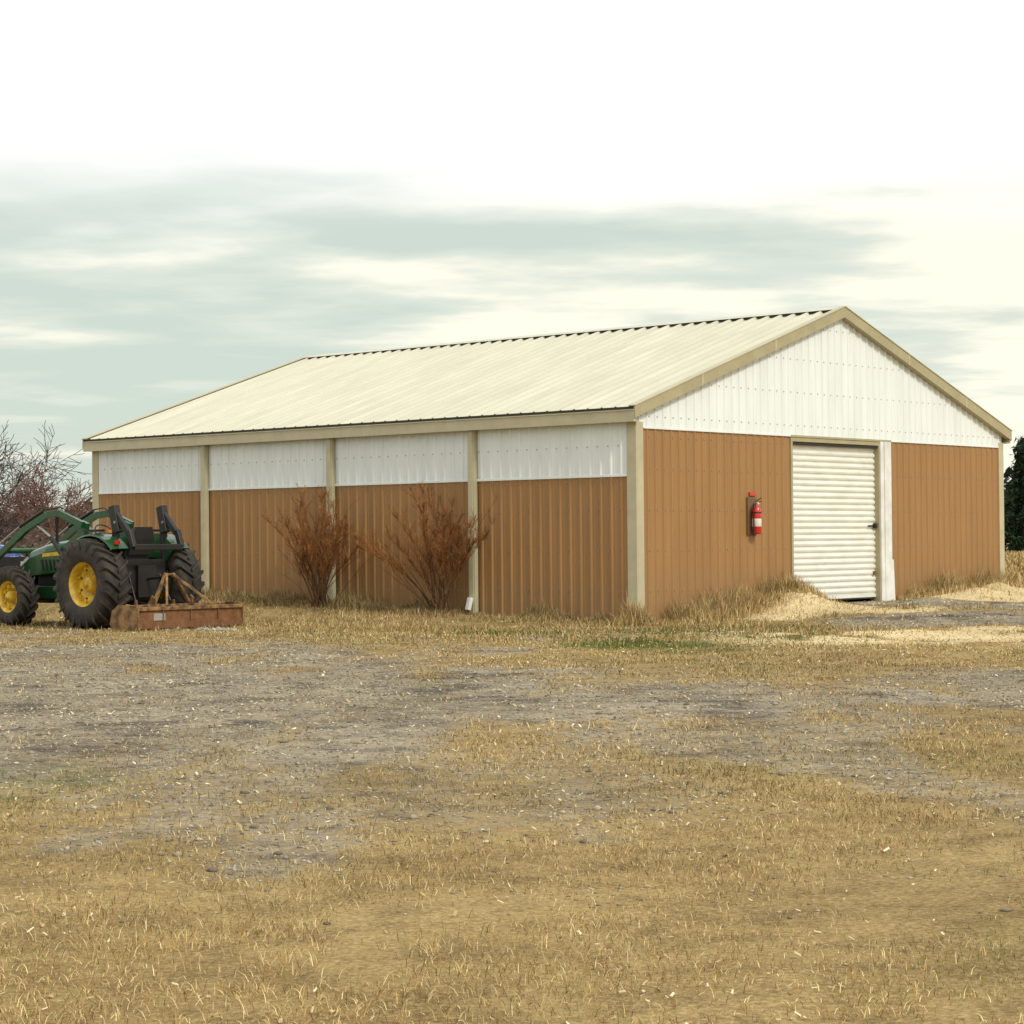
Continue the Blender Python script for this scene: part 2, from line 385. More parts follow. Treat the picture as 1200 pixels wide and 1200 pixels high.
cc=np.array([(.36,.32,.24),(.22,.19,.145),(.47,.42,.33),(.30,.25,.165)])[rng.integers(0,4,n)]*rng.uniform(.65,1.15,(n,1))
fastmesh('gravel',V.reshape(-1,3),F,[gmat],np.repeat(cc,6,axis=0))
# ------------------------------------------------------------------ BARN
barn=empty('metal_barn',(CX,CY,0),TH)
HE=3.66;OE=.18;OV=.12;HR=5.83;SL=(HR-HE)/(BW/2+OE)
def rib_profile(width,sp,hh,b0=.035,b1=.014,start=.08,minor=True):
    pts=[(0,0)];u=start
    while u<width-b0:
        pts+=[(u-b0,0),(u-b1,hh),(u+b1,hh),(u+b0,0)]
        if minor:
            for k in (1,2):
                m_=u+sp*k/3
                if m_+.012<width: pts+=[(m_-.012,0),(m_,.004),(m_+.012,0)]
        u+=sp
    pts.append((width,0));return pts
def wallpanel(mb,O,U,Nn,width,z0,z1,m,sp=.229,hh=.022,start=.08):
    O=Vector(O);U=Vector(U);Nn=Vector(Nn);pr=rib_profile(width,sp,hh,start=start)
    vs=[];fs=[]
    for u,d in pr:
        p=O+U*u+Nn*d
        vs.append((p.x,p.y,z0(u)));vs.append((p.x,p.y,z1(u)))
    for i in range(len(pr)-1): fs.append((2*i,2*i+2,2*i+3,2*i+1))
    mb.add(vs,fs,m)
FU=(1,0,0);FN=(0,-1,0)
gz=lambda u:HE+SL*(min(u,BW-u)+OE)-.05
k=lambda v:(lambda u:v)
DL,DR,HD=4.71,7.81,3.33;HF=3.367;HB=2.55
mb=MB()
wallpanel(mb,(0,0,0),FU,FN,DL-.02,k(-.15),k(HF),M['brown'])
wallpanel(mb,(DR+.42,0,0),FU,FN,BW-DR-.42,k(-.15),k(HF),M['brown'])
wallpanel(mb,(0,0,0),(0,1,0),(-1,0,0),BL,k(-.15),k(HB),M['brown'])
wallpanel(mb,(BW,0,0),(0,1,0),(1,0,0),BL,k(-.15),k(HB),M['brown'])
wallpanel(mb,(0,BL,0),FU,(0,1,0),BW,k(-.15),k(HF),M['brown'])
mb.obj('lower_wall_panels',barn)
mb=MB()
wallpanel(mb,(0,-.006,0),FU,FN,BW/2,k(HF-.02),gz,M['white'])
wallpanel(mb,(BW/2,-.006,0),FU,FN,BW/2,k(HF-.02),lambda u:HE+SL*(BW/2-u+OE)-.05,M['white'])
wallpanel(mb,(-.006,0,0),(0,1,0),(-1,0,0),BL,k(HB-.02),k(HE-.02),M['white'])
wallpanel(mb,(BW+.006,0,0),(0,1,0),(1,0,0),BL,k(HB-.02),k(HE-.02),M['white'])
wallpanel(mb,(0,BL+.006,0),FU,(0,1,0),BW/2,k(HF-.02),gz,M['white'])
wallpanel(mb,(BW/2,BL+.006,0),FU,(0,1,0),BW/2,k(HF-.02),lambda u:HE+SL*(BW/2-u+OE)-.05,M['white'])
mb.obj('upper_wall_panels',barn)
mb=MB();mb.box((DL-.25,2.6,-.2),(DR+.25,2.7,3.5),M['dark']);mb.box((DL-.3,.35,-.2),(DL-.2,2.6,3.5),M['dark']);mb.box((DR+.2,.35,-.2),(DR+.3,2.6,3.5),M['dark']);mb.box((DL-.3,.35,3.5),(DR+.3,2.7,3.6),M['dark'])  # box behind the doorway; the interior's darkness is put into its colour
mb.obj('painted_dark_interior',barn)
mb=MB()
Lr=BL+2*OV
pr=rib_profile(Lr,.305,.050,.045,.016,.1,False)
run=BW/2+OE
for side in (0,1):
    vs=[];fs=[]
    segs=5
    for u,d in pr:
        for q in range(segs+1):
            t=q/segs*.9985
            x=-OE+t*run;z=HE+t*run*SL+d
            if side:x=BW-x
            vs.append((x,-OV+u,z))
    ns=segs+1
    for i in range(len(pr)-1):
        for q in range(segs): fs.append((i*ns+q,i*ns+q+1,(i+1)*ns+q+1,(i+1)*ns+q))
    mb.add(vs,fs,M['roof'])
mb.obj('roof_panels',barn)
mb=MB()
zc=HR+.065
for sg in (-1,1):
    xi=BW/2;xo=BW/2+sg*.2
    mb.add([(xi,-OV-.02,zc),(xo,-OV-.02,zc-.2*SL-.002),(xo,BL+OV+.02,zc-.2*SL-.002),(xi,BL+OV+.02,zc)],[(0,1,2,3)],M['roof'])
    mb.add([(xo-sg*.03,-OV,HR-.19*SL-.02),(xo-sg*.03,BL+OV,HR-.19*SL-.02),(xo-sg*.03,BL+OV,zc-.18*SL-.004),(xo-sg*.03,-OV,zc-.18*SL-.004)],[(0,1,2,3)],M['dark'])  # closure strip; shade of the ridge openings is painted in its colour
mb.obj('ridge_cap',barn)
mb=MB()
mb.box((-OE-.02,-OV,HE-.22),(-OE+.03,BL+OV,HE-.012),M['trim'])
mb.box((-OE-.035,-OV,HE-.03),(-OE-.021,BL+OV,HE-.01),M['trim'])
mb.box((-OE-.016,-OV+.01,HE-.011),(-OE+.02,BL+OV-.01,HE+.036),M['dark'])  # dark strip paints the shade between rib ends and fascia
mb.box((BW+OE-.03,-OV,HE-.22),(BW+OE+.02,BL+OV,HE-.012),M['trim'])
mb.box((-OE+.031,-OV+.01,HE-.215),(-.03,BL+OV-.01,HE-.2),M['trim'])
mb.box((BW+.03,-OV+.01,HE-.215),(BW+OE-.031,BL+OV-.01,HE-.2),M['trim'])
for j in (3.05,6.1,9.15,12.2): mb.box((-OE-.024,j,HE-.222),(-OE-.0201,j+.04,HE-.03),M['trim'])
mb.obj('eave_fascia',barn)
mb=MB()
for yy,sg in ((-OV,-1),(BL+OV,1)):
    for s in (0,1):
        X=lambda v:(BW-v if s else v)
        def quadbox(t0,t1,zt,zb,y0,y1,m):
            vs=[]
            for yv in (y0,y1):
                for t,zo in ((t0,zb),(t1,zb),(t1,zt),(t0,zt)):
                    vs.append((X(-OE+t),yv,HE+t*SL+zo))
            mb.add(vs,[(0,1,2,3),(7,6,5,4),(0,4,5,1),(1,5,6,2),(2,6,7,3),(3,7,4,0)],m)
        quadbox(-.02,run,.058,-.15,yy+sg*.002,yy+sg*.03,M['rake'])
        quadbox(-.03,run,.070,.054,yy-sg*.10,yy+sg*.045,M['trim'])
        quadbox(0,run,-.135,-.149,yy-sg*.1,yy+sg*.001,M['rake'])
        for t in (1.9,4.2): quadbox(t,t+.05,.053,-.153,yy+sg*.0305,yy+sg*.034,M['trim'])
mb.obj('gable_rake_trim',barn)
mb=MB()
def corner(x,y,sx,sy,z1=3.45):
    w=.17
    mb.box((min(x,x-sx*w),min(y,y+sy*.035),-.1),(max(x,x-sx*w),max(y,y+sy*.035),z1),M['trim'])
    mb.box((min(x,x+sx*.035),min(y+sy*.0345,y-sy*w),-.1),(max(x,x+sx*.035),max(y+sy*.0345,y-sy*w),z1),M['trim'])
corner(0,0,-1,-1);corner(BW,0,1,-1);corner(0,BL,-1,1);corner(BW,BL,1,1)
mb.obj('corner_trim',barn,.004)
mb=MB()
for i in (1,2,3):
    y0=i*BL/4
    mb.box((-.12,y0-.075,-.1),(-.026,y0+.075,HE-.221),M['trim'])
    mb.box((-.135,y0-.05,-.1),(-.1205,y0+.05,HE-.23),M['trim'])
    if i==1: mb.beam((-.16,y0,.42),(-.22,y0+.01,.2),.09,.07,M['jamb'])
    else: mb.box((-.15,y0-.08,.0),(-.137,y0+.08,.35+.1*i),M['trim'])
for (x0,x1) in ((.18,DL-.03),(DR+.43,BW-.18)):
    mb.box((x0,-.036,HF-.03),(x1,-.030,HF+.012),M['white'])
mb.box((-.036,.18,HB-.03),(-.030,BL-.18,HB+.012),M['white'])
mb.obj('wall_pilasters',barn,.003)
mb=MB();zt=3.22;zb0=.34;n=25;pitch=(zt-zb0)/n;vs=[];fs=[];YD=.10
for i in range(n):
    for t,d in ((0,0),(.12,.004),(.3,.026),(.55,.034),(.8,.026),(.93,.004)):
        z=zb0+(i+t)*pitch;vs+= [(DL+.03,YD-d,z),(DR-.03,YD-d,z)]
for i in range(len(vs)//2-1):fs.append((2*i,2*i+1,2*i+3,2*i+2))
mb.add(vs,fs,M['door'])
mb.box((DL+.03,YD-.03,zb0-.07),(DR-.03,YD+.02,zb0-.002),M['door'])
mb.box((DL+.03,YD-.02,zb0-.1),(DR-.03,YD+.01,zb0-.071),M['dark'])  # dark strip stands in for shade in the gap below the curtain
mb.obj('roll_up_door',barn)
mb=MB()
mb.box((DL-.03,-.03,-.1),(DL+.03,.2,HD),M['rake']);mb.box((DR-.03,-.03,-.1),(DR,.2,HD),M['rake'])
mb.box((DL+.031,-.03,3.25),(DR-.031,.2,HD),M['rake'])
mb.box((DL-.03,-.045,HD+.001),(DR+.43,-.0,HD+.04),M['rake'])
mb.box((DL+.03,-.012,3.2),(DR-.03,.08,3.249),M['dark'])
mb.box((DR+.001,-.055,.12),(DR+.40,-.002,HD),M['jamb'])
mb.box((DR+.12,-.075,.12),(DR+.15,-.056,HD),M['jamb'])
vs=[(DR-.02,-.06,.02),(DR+.42,-.11,.0),(DR+.43,-.07,1.0),(DR+.02,-.06,.96),(DR-.02,-.05,.02),(DR+.42,-.1,.0),(DR+.43,-.058,1.0),(DR+.02,-.058,.96)]
mb.add(vs,[(0,1,2,3),(4,5,6,7),(0,1,5,4),(1,2,6,5),(2,3,7,6),(3,0,4,7)],M['jamb'])
mb.box((DR-.12,YD-.09,1.62),(DR-.05,YD-.03,1.72),M['black']);mb.box((DR-.32,YD-.06,1.655),(DR-.121,YD-.045,1.685),M['black'])
mb.box((DR-.14,YD-.05,.7),(DR-.06,YD-.034,.78),M['rust'])
mb.obj('door_frame',barn,.003)
mb=MB();q=.009
u=.08
while u<BW-.1:
    for zr in (.55,1.25,1.95,2.65,3.2):
        if not (DL-.05<u<DR+.45): mb.box((u-q+.06,-.014,zr-q),(u+q+.06,-.001,zr+q),M['galv'])
    top=gz(u);zr=3.55
    while zr<top-.12:
        mb.box((u-q+.06,-.02,zr-q),(u+q+.06,-.007,zr+q),M['galv']);zr+=.62
    u+=.229
u=.08
while u<BL-.1:
    for zr in (.55,1.25,1.95,2.45): mb.box((-.014,u+.06-q,zr-q),(-.001,u+.06+q,zr+q),M['galv'])
    mb.box((-.02,u+.06-q,3.05-q),(-.007,u+.06+q,3.05+q),M['galv'])
    u+=.229
mb.obj('fasteners',barn)
# ------------------------------------------------------------------ FIRE EXTINGUISHER
ex=empty('fire_extinguisher',(CX+EA[0]*3.38,CY+EA[1]*3.38,0),TH)
mb=MB()
mb.box((-.14,-.045,1.50),(.14,-.022,2.2),M['wood'])
mb.obj('mounting_board',ex,.004)
mb=MB()
T=Matrix.Translation((0,-.14,0))@Matrix.Rotation(math.pi/2,4,'X')
mb.lathe([(0.0,1.52),(.07,1.52),(.085,1.545),(.085,1.93),(.078,1.975),(.055,2.01),(.03,2.03),(.03,2.05),(0,2.05)],M['red'],28,T)
mb.lathe([(.0855,1.66),(.0862,1.662),(.0862,1.80),(.0855,1.802)],M['label'],28,T)
mb.lathe([(.0865,1.9),(.089,1.9),(.089,1.925),(.0865,1.925)],M['black'],28,T)
mb.obj('cylinder',ex)
mb=MB()
mb.tube([(0,-.14,2.045),(0,-.14,2.1)],.022,M['steel'])
mb.beam((-.01,-.14,2.09),(.13,-.16,2.12),.02,.014,M['black']);mb.beam((-.01,-.14,2.12),(.12,-.16,2.18),.02,.014,M['black'])
mb.tube([(-.02,-.14,2.08),(-.09,-.15,2.06),(-.115,-.15,1.95),(-.105,-.15,1.7),(-.1,-.15,1.58)],.012,M['black'])
mb.tube([(-.1,-.15,1.62),(-.1,-.15,1.5)],[.014,.022],M['black'])
mb.lathe([(0,-.012),(.02,-.012),(.02,.012),(0,.012)],M['label'],12,Matrix.Translation((.01,-.168,2.075)))
mb.obj('valve_and_hose',ex)
mb=MB();mb.box((-.09,-.06,2.22),(.11,-.03,2.28),M['red']);mb.obj('sign',ex)
# ------------------------------------------------------------------ TRACTOR
def wheel(name,parent,loc,R,w,rr,side,nl=22,paint=None):
    mb=MB();hw=w/2;Rc=R-.055;T=Matrix.Translation(loc)
    sh=[(rr,-hw*.78),(rr+.03,-hw*.86),(rr+(Rc-rr)*.4,-hw*1.0),(rr+(Rc-rr)*.78,-hw*.98),(Rc-.015,-hw*.85),(Rc,-hw*.5),(Rc+.003,0)]
    prof=sh+[(r,-y) for r,y in reversed(sh[:-1])]
    mb.lathe(prof,M['rubber'],56,T)
    lw=.30*2*math.pi/nl*.95
    for sg in (-1,1):
        for i in range(nl):
            t0=2*math.pi*(i+(.5 if sg>0 else 0))/nl
            secs=[]
            for y,rt,rb,off in ((-.04*hw,R-.006,Rc-.02,0),(.45*hw,R,Rc-.02,.17),(.92*hw,R-.008,Rc-.05,.34),(1.04*hw,R-.045,Rc-.10,.38),(1.02*hw,R-.13,Rc-.16,.40)):
                a0=t0+off*(.765/R)*.75;l=lw*(1.0 if y<.9*hw else .85)
                q=[]
                for aa,r_ in ((a0-l/2,rb),(a0+l/2,rb),(a0+l*.38,rt),(a0-l*.38,rt)):
                    q.append((r_*math.cos(-aa),sg*y,r_*math.sin(-aa)))
                secs.append(q)
            mb.loft(secs,M['rubber'],T)
    tyre=mb.obj(name+'_tyre',parent)
    mb=MB();p=paint or M['yellow'];s=side
    mb.lathe([(rr+.012,-hw*.8),(rr+.012,-hw*.74),(rr-.03,-hw*.68),(rr-.05,-hw*.3),(rr-.05,hw*.3),(rr-.03,hw*.68),(rr+.012,hw*.74),(rr+.012,hw*.8)],p,48,T)
    k_=rr/.39
    mb.lathe([(rr-.045,s*.02),(rr-.09,s*.045),(.24*k_,s*.02),(.2*k_,-s*.03),(.15*k_,-s*.03),(.14*k_,s*.0),(.13*k_,s*.10),(.10*k_,s*.12),(.05,s*.125),(.05,s*.15),(0,s*.15)],p,40,T)
    for i in range(8):
        t=2*math.pi*i/8
        mb.lathe([(0,s*.0),(.016,s*.0),(.016,s*.015),(0,s*.03)],M['steel'],8,Matrix.Translation((loc[0]+.175*k_*math.cos(t),loc[1]-s*.02,loc[2]+.175*k_*math.sin(t))),False)
    for i in range(8):
        t=2*math.pi*(i+.5)/8;c_=Vector((loc[0]+(rr-.075)*math.cos(t),loc[1]+s*.052,loc[2]+(rr-.075)*math.sin(t)))
        mb.box((c_.x-.03,c_.y-.02,c_.z-.03),(c_.x+.03,c_.y+.012,c_.z+.03),p)
        c2=Vector((loc[0]+.27*k_*math.cos(t),loc[1]+s*.036,loc[2]+.27*k_*math.sin(t)))
        mb.lathe([(0,0),(.022,0),(.022,s*.004),(0,s*.004)],M['black'],10,Matrix.Translation(c2),False)
    mb.obj(name+'_rim',parent)
def tractor(name,loc,rot,paint,rimpaint,stripe,loader=True):
    T0=empty(name,loc,rot)
    RW,RF=.785,.55
    for s in (1,-1):
        wheel('rear_wheel',T0,(0,s*.80,RW),RW,.52,.38,s,22,rimpaint)
        wheel('front_wheel',T0,(2.3,s*.76,RF),RF,.34,.28,s,18,rimpaint)
    mb=MB()
    mb.box((-.35,-.24,.5),(1.0,.24,1.02),M['black'])
    mb.tube([(0,-.72,RW),(0,.72,RW)],.12,M['black'],16)
    mb.box((.95,-.2,.5),(2.35,.2,.98),M['black'])
    mb.box((2.05,-.16,.42),(2.55,.16,.62),M['black'])
    mb.tube([(2.3,-.66,RF),(2.3,.66,RF)],.075,M['black'],12)
    mb.box((2.5,-.28,.5),(2.75,.28,.9),M['black'])
    for s in (-1,1):
        mb.beam((1.0,s*.28,.62),(2.75,s*.28,.62),.04,.22,paint)
        mb.lathe([(0,-.1),(.13,-.1),(.13,.1),(0,.1)],M['black'],16,Matrix.Translation((2.3,s*.55,RF)))
        mb.box((.86,s*.5-.12,.42),(1.1,s*.5+.12,.46),M['black']);mb.beam((.98,s*.4,.44),(.9,s*.4,.95),.05,.03,M['black'])
    mb.box((.15,.26,.55),(.95,.48,.9),M['black'])
    mb.obj('chassis',T0,.01)
    mb=MB();secs=[]
    for x,hw,zb,ztp in ((.98,.33,1.0,1.56),(1.4,.33,.98,1.55),(2.0,.315,.94,1.49),(2.5,.29,.9,1.38),(2.78,.25,.88,1.24),(2.84,.22,.9,1.12)):
        q=[(x,-hw,zb),(x,-hw,ztp-.16),(x,-hw+.05,ztp-.05),(x,-hw+.15,ztp),(x,hw-.15,ztp),(x,hw-.05,ztp-.05),(x,hw,ztp-.16),(x,hw,zb)]
        secs.append(q)
    mb.loft(secs,paint)
    mb.obj('hood',T0,.012)
    mb=MB()
    for s in (-1,1):
        mb.add([(1.05,s*.337,1.30),(2.05,s*.322,1.25),(2.05,s*.322,1.31),(1.05,s*.337,1.38)],[(0,1,2,3)],stripe)
        for i in range(5): mb.beam((1.55+.12*i,s*.333-s*.012*i*.3,1.02),(1.6+.12*i,s*.333-s*.012*i*.3,1.2),.03,.03,M['black'])
        mb.box((2.60,s*.17-.07,1.08),(2.815,s*.17+.07,1.17),M['label'])
    mb.box((2.8,-.18,.92),(2.86,.18,1.08),M['black'])
    mb.tube([(1.75,.22,1.45),(1.75,.22,1.95),(1.70,.22,2.03)],.035,M['black'])
    mb.obj('hood_details',T0)
    mb=MB()
    for s in (-1,1):
        n=12;vs=[];fs=[]
        for i in range(n+1):
            t=math.radians(30+105*i/n);r=RW+.08
            cx,cz=r*math.cos(t),RW+r*math.sin(t)
            if i==0: cx+=.05
            ri=.45
            vs+=[(ri*math.cos(t),s*.50,RW+ri*math.sin(t)),(cx,s*.50,cz),(cx,s*.84,cz-.01),(cx*.96,s*.855,RW+(cz-RW)*.955)]
        for i in range(n):
            for j in range(3): fs.append((i*4+j,i*4+j+1,i*4+j+5,i*4+j+4))
        mb.add(vs,fs,paint)
        mb.box((-.1,s*.70-.1,1.68),(.25,s*.70+.1,1.72),M['black'])
        mb.box((-.58,s*.7-.05,1.46),(-.53,s*.7+.05,1.53),M['redlens']);mb.box((-.43,s*.74-.03,1.66),(-.38,s*.74+.03,1.71),M['amber'])
    o=mb.obj('fenders',T0);so=o.modifiers.new('s','SOLIDIFY');so.thickness=.02
    mb=MB()
    mb.box((.25,-.49,.98),(1.0,.49,1.03),M['black']);mb.box((-.3,-.3,1.0),(.25,.3,1.12),M['black'])
    mb.box((-.22,-.25,1.2),(.27,.25,1.31),M['seat']);mb.box((-.1,-.12,1.12),(.12,.12,1.2),M['black'])
    mb.loft([[(-.3,-.24,1.28),(-.2,-.24,1.28),(-.2,.24,1.28),(-.3,.24,1.28)],[(-.38,-.25,1.55),(-.27,-.25,1.55),(-.27,.25,1.55),(-.38,.25,1.55)],[(-.42,-.18,1.76),(-.34,-.18,1.76),(-.34,.18,1.76),(-.42,.18,1.76)]],M['seat'])
    mb.box((.82,-.2,1.03),(.99,.2,1.6),M['black'])
    mb.tube([(.84,0,1.5),(.66,0,1.66)],.025,M['black'])
    pts=[]
    d=Vector((-.18,0,.16)).normalized();a_=Vector((0,1,0));b2=d.cross(a_)
    for i in range(21):
        t=2*math.pi*i/20;pts.append(Vector((.66,0,1.66))+(a_*math.cos(t)+b2*math.sin(t))*.2)
    mb.tube(pts,.014,M['black'],6)
    mb.beam((.66,-.19,1.66),(.66,.19,1.66),.02,.02,M['black'])
    for s in (-1,1): mb.tube([(.35,s*.35,1.03),(.32,s*.36,1.4)],.012,M['black']);mb.lathe([(0,-.02),(.025,-.02),(.025,.02),(0,.02)],M['redlens'],8,Matrix.Translation((.32,s*.36,1.41)))
    mb.obj('operator_station',T0,.012)
    mb=MB()
    for s in (-1,1):
        y=s*.52
        mb.beam((-.28,y,.8),(-.30,y,1.86),.09,.11,M['black'],(1,0,0))
        mb.beam((-.36,y,1.66),(-.24,y,2.12),.12,.17,M['black'],(1,0,0))
        mb.beam((-.20,y,2.10),(-.66,y,1.64),.08,.10,M['black'],(0,0,1))
        mb.beam((-.66,y,1.70),(-.78,y,1.40),.08,.10,M['black'],(1,0,0))
        mb.tube([(-.36,y-.08,1.84),(-.36,y+.08,1.84)],.025,M['steel'],8)
    mb.beam((-.78,-.52,1.41),(-.78,.52,1.41),.08,.1,M['black'])
    mb.beam((-.3,-.52,1.15),(-.3,.52,1.15),.08,.1,M['black'])
    mb.box((-.42,-.46,.62),(-.36,.46,1.12),M['black'])
    mb.obj('folded_roll_bar',T0,.012)
    if loader:
        mb=MB()
        for s in (-1,1):
            y=s*.47
            mb.beam((1.05,y,.5),(.62,y,1.86),.09,.2,paint,(1,0,0))
            mb.beam((1.15,y,.55),(1.2,y,1.45),.07,.12,paint,(1,0,0));mb.beam((1.2,y,1.4),(.78,y,1.62),.06,.09,paint)
            mb.box((.9,min(y,s*.25),.5),(1.3,max(y,s*.25),.72),M['black'])
            pts=[(.58,y+s*.07,1.80),(1.25,y+s*.07,2.02),(1.6,y+s*.07,1.99),(2.2,y+s*.07,1.76),(3.35,y+s*.07,1.1)]
            for p0,p1 in zip(pts[:-1],pts[1:]): mb.beam(p0,p1,.075,.12,paint)
            mb.tube([(.95,y+s*.07,1.05),(1.5,y+s*.07,1.6)],.04,M['black']);mb.tube([(1.5,y+s*.07,1.6),(1.95,y+s*.07,1.84)],.022,M['steel'])
            mb.tube([(1.7,y+s*.07,2.07),(2.4,y+s*.07,1.80)],.035,M['black']);mb.tube([(2.4,y+s*.07,1.80),(3.2,y+s*.07,1.4)],.02,M['steel'])
            mb.tube([(.6,y+s*.02,1.75),(.95,y-s*.02,2.0),(1.3,y,2.12),(1.7,y+s*.07,2.09)],.014,M['black'],6)
            mb.beam((3.2,y+s*.07,1.4),(3.5,y+s*.07,1.2),.05,.08,paint)
        mb.tube([(2.9,-.54,1.36),(2.9,.54,1.36)],.05,paint)
        mb.obj('front_loader',T0,.01)
        mb=MB();W_=.95
        prof=[(3.42,1.25),(3.38,.8),(3.45,.56),(3.65,.47),(4.2,.45)]
        vs=[];fs=[]
        for x,z in prof: vs+=[(x,-W_,z),(x,W_,z)]
        for i in range(4):fs.append((2*i,2*i+1,2*i+3,2*i+2))
        mb.add(vs,fs,M['black'])
        for s in (-1,1): mb.add([(x,s*W_,z) for x,z in prof]+[(3.9,s*W_,1.0)],[tuple(range(6))],M['black'])
        o=mb.obj('loader_bucket',T0);so=o.modifiers.new('s','SOLIDIFY');so.thickness=.02
    mb=MB()
    for s in (-1,1):
        mb.beam((-.1,s*.3,.5),(-1.0,s*.42,.42),.04,.08,M['black']);mb.tube([(-.35,s*.33,1.05),(-.65,s*.38,.47)],.022,M['black'])
        mb.beam((-.15,s*.28,1.0),(-.4,s*.34,1.08),.05,.06,M['black'])
    mb.tube([(-.35,0,.85),(-1.15,0,.92)],.025,M['black'])
    mb.box((-.5,-.2,.55),(-.35,.2,1.1),M['black'])
    mb.obj('three_point_hitch',T0,.005)
    return T0
AX=np.array([.66,.751]);FW=np.array([-.751,.66]);rot=math.atan2(.66,-.751)
tc_=np.array([-7.18,36.5])+AX*.80
tractor('farm_tractor',(tc_[0],tc_[1],-.02),rot,M['green'],M['yellow'],M['yellow'])
tractor('farm_tractor.001',(-12.6,43.0,0.05),math.radians(-8),M['blue'],M['label'],M['label'],False)
bb=empty('box_blade',(tc_[0]-FW[0]*1.62-AX[0]*.02,tc_[1]-FW[1]*1.62-AX[1]*.02,.0),rot)
mb=MB();Wd=1.15
mb.box((-.03,-Wd+.02,.08),(.0,Wd-.02,.36),M['rust']);mb.box((-.07,-Wd+.02,.34),(.03,Wd-.02,.40),M['rusto']);mb.box((-.05,-Wd+.02,.04),(-.031,Wd-.02,.15),M['rust'])
mb.box((-.045,.55,.17),(-.031,.8,.29),M['grayconc'])
mb.beam((.42,-Wd+.02,.38),(.42,Wd-.02,.38),.09,.09,M['rusto'],(1,0,0))
for s in (-1,1):
    vs=[(-.08,s*Wd,.02),(.62,s*Wd,.02),(.68,s*Wd,.12),(.62,s*Wd,.34),(.45,s*Wd,.43),(-.02,s*Wd,.43),(-.08,s*Wd,.36)]
    mb.loft([vs,[(x,y_-s*.02,z) for x,y_,z in vs]],M['rusto'])
for i in range(5):
    y_=-.8+.4*i;mb.beam((.42,y_,.5),(.38,y_,.05),.03,.06,M['rust'],(1,0,0));mb.beam((.38,y_,.07),(.5,y_,.02),.03,.04,M['rust'])
for i in range(3): mb.beam((-.04,-.6+.6*i,.1),(-.04,-.6+.6*i,.34),.03,.03,M['rust'],(1,0,0))
mb.obj('blade_box',bb,.006)
mb=MB()
for s in (-1,1):
    mb.beam((.45,s*.42,.38),(.52,s*.07,.94),.05,.06,M['rusto'],(1,0,0))
    mb.beam((.50,s*.07,.92),(-.02,s*.50,.41),.04,.045,M['rusto'])
    mb.beam((.6,s*.42,.3),(.42,s*.42,.55),.03,.1,M['rusto'],(1,0,0))
mb.tube([(.52,-.12,.92),(.52,.12,.92)],.025,M['rust'])
mb.obj('hitch_frame',bb,.004)
mb=MB()
for i in range(70):
    px=-5.0+random.gauss(0,.35);py=35.5+random.gauss(0,.25);r=random.uniform(.02,.055);z=float(tz(px,py))+r*.3
    vs=[(px+random.uniform(.6,1.2)*r*a_,py+random.uniform(.6,1.2)*r*b2,z+random.uniform(.4,.9)*r*c_) for a_,b2,c_ in ((1,0,0),(0,1,0),(-1,0,0),(0,-1,0),(0,0,1),(0,0,-1))]
    mb.add(vs,[(0,1,4),(1,2,4),(2,3,4),(3,0,4),(1,0,5),(2,1,5),(3,2,5),(0,3,5)],M['grayconc'])
mb.obj('rubble')
# ------------------------------------------------------------------ SHRUBS
shm=attrmat('rusty_twigs')
def shrub(name,px,py,H,leanrange,seed,nst=46):
    R=random.Random(seed);P0=[];P1=[];R0=[];R1=[];C=[]
    zb=float(tz(px,py))
    side=Vector((-EB[0],-EB[1],0));outv=Vector((-EA[0],-EA[1],0))
    def seg(a,b,r0,r1,c): P0.append(tuple(a));P1.append(tuple(b));R0.append(r0);R1.append(r1);C.append(c)
    for i in range(nst):
        f=(i+R.random())/nst;ang=leanrange[0]+(leanrange[1]-leanrange[0])*f;ang+=R.gauss(0,.06)
        L=H*R.uniform(.55,1.0)*(1.0 if ang>-.35 else .92)
        p=Vector((px,py,zb-.03))+side*R.gauss(0,.10)+outv*R.gauss(0,.09)
        oa=R.gauss(-.02,.22)
        d=(Vector((0,0,1))*math.cos(ang*.7)+side*math.sin(ang*.7)+outv*oa).normalized()
        sparse=R.random()<(.60 if ang<-.15 else .12)
        n=14;st=L/n;cb=R.uniform(.6,1.3);col=(.13*cb,.070*cb,.035*cb)
        for k_ in range(n):
            t=k_/n
            d=(d+Vector((R.gauss(0,.06),R.gauss(0,.06),-.01))+side*.045*math.sin(ang)).normalized()
            q=p+d*st;seg(p,q,.010*(1-t*.8),.010*(1-(t+1/n)*.8),col)
            if t>.36:
                nb=R.choice((0,1,1,2)) if sparse else R.choice((3,4,5,5))
                for _ in range(nb):
                    dd=(d*.9+Vector((R.gauss(0,.55),R.gauss(0,.55),R.uniform(0,.5)))).normalized()
                    l=R.uniform(.14,.42)*(1.15-t*.45);pp=p+(q-p)*R.random();m=4
                    sh_=R.uniform(.65,1.2);cc=tuple(v*sh_ for v in R.choice(((.26,.105,.034),(.34,.15,.05),(.19,.08,.03),(.42,.21,.08))))
                    for j in range(m):
                        dd=(dd+Vector((R.gauss(0,.12),R.gauss(0,.12),.10))).normalized()
                        qq=pp+dd*l/m;seg(pp,qq,.0030,.0025,cc)
                        for _ in range(1 if sparse else 3):
                            d3=(dd+Vector((R.gauss(0,.5),R.gauss(0,.5),R.gauss(.2,.35)))).normalized()
                            seg(pp,pp+d3*R.uniform(.04,.11),.0028,.0014,cc)
                        pp=qq
            p=q
    prisms(name,P0,P1,R0,R1,[shm],3,C)
shrub('bare_shrub',-3.62,40.45,2.35,(-.85,.60),3,46)
shrub('bare_shrub.001',-1.30,38.65,2.55,(-.90,.46),9,44)
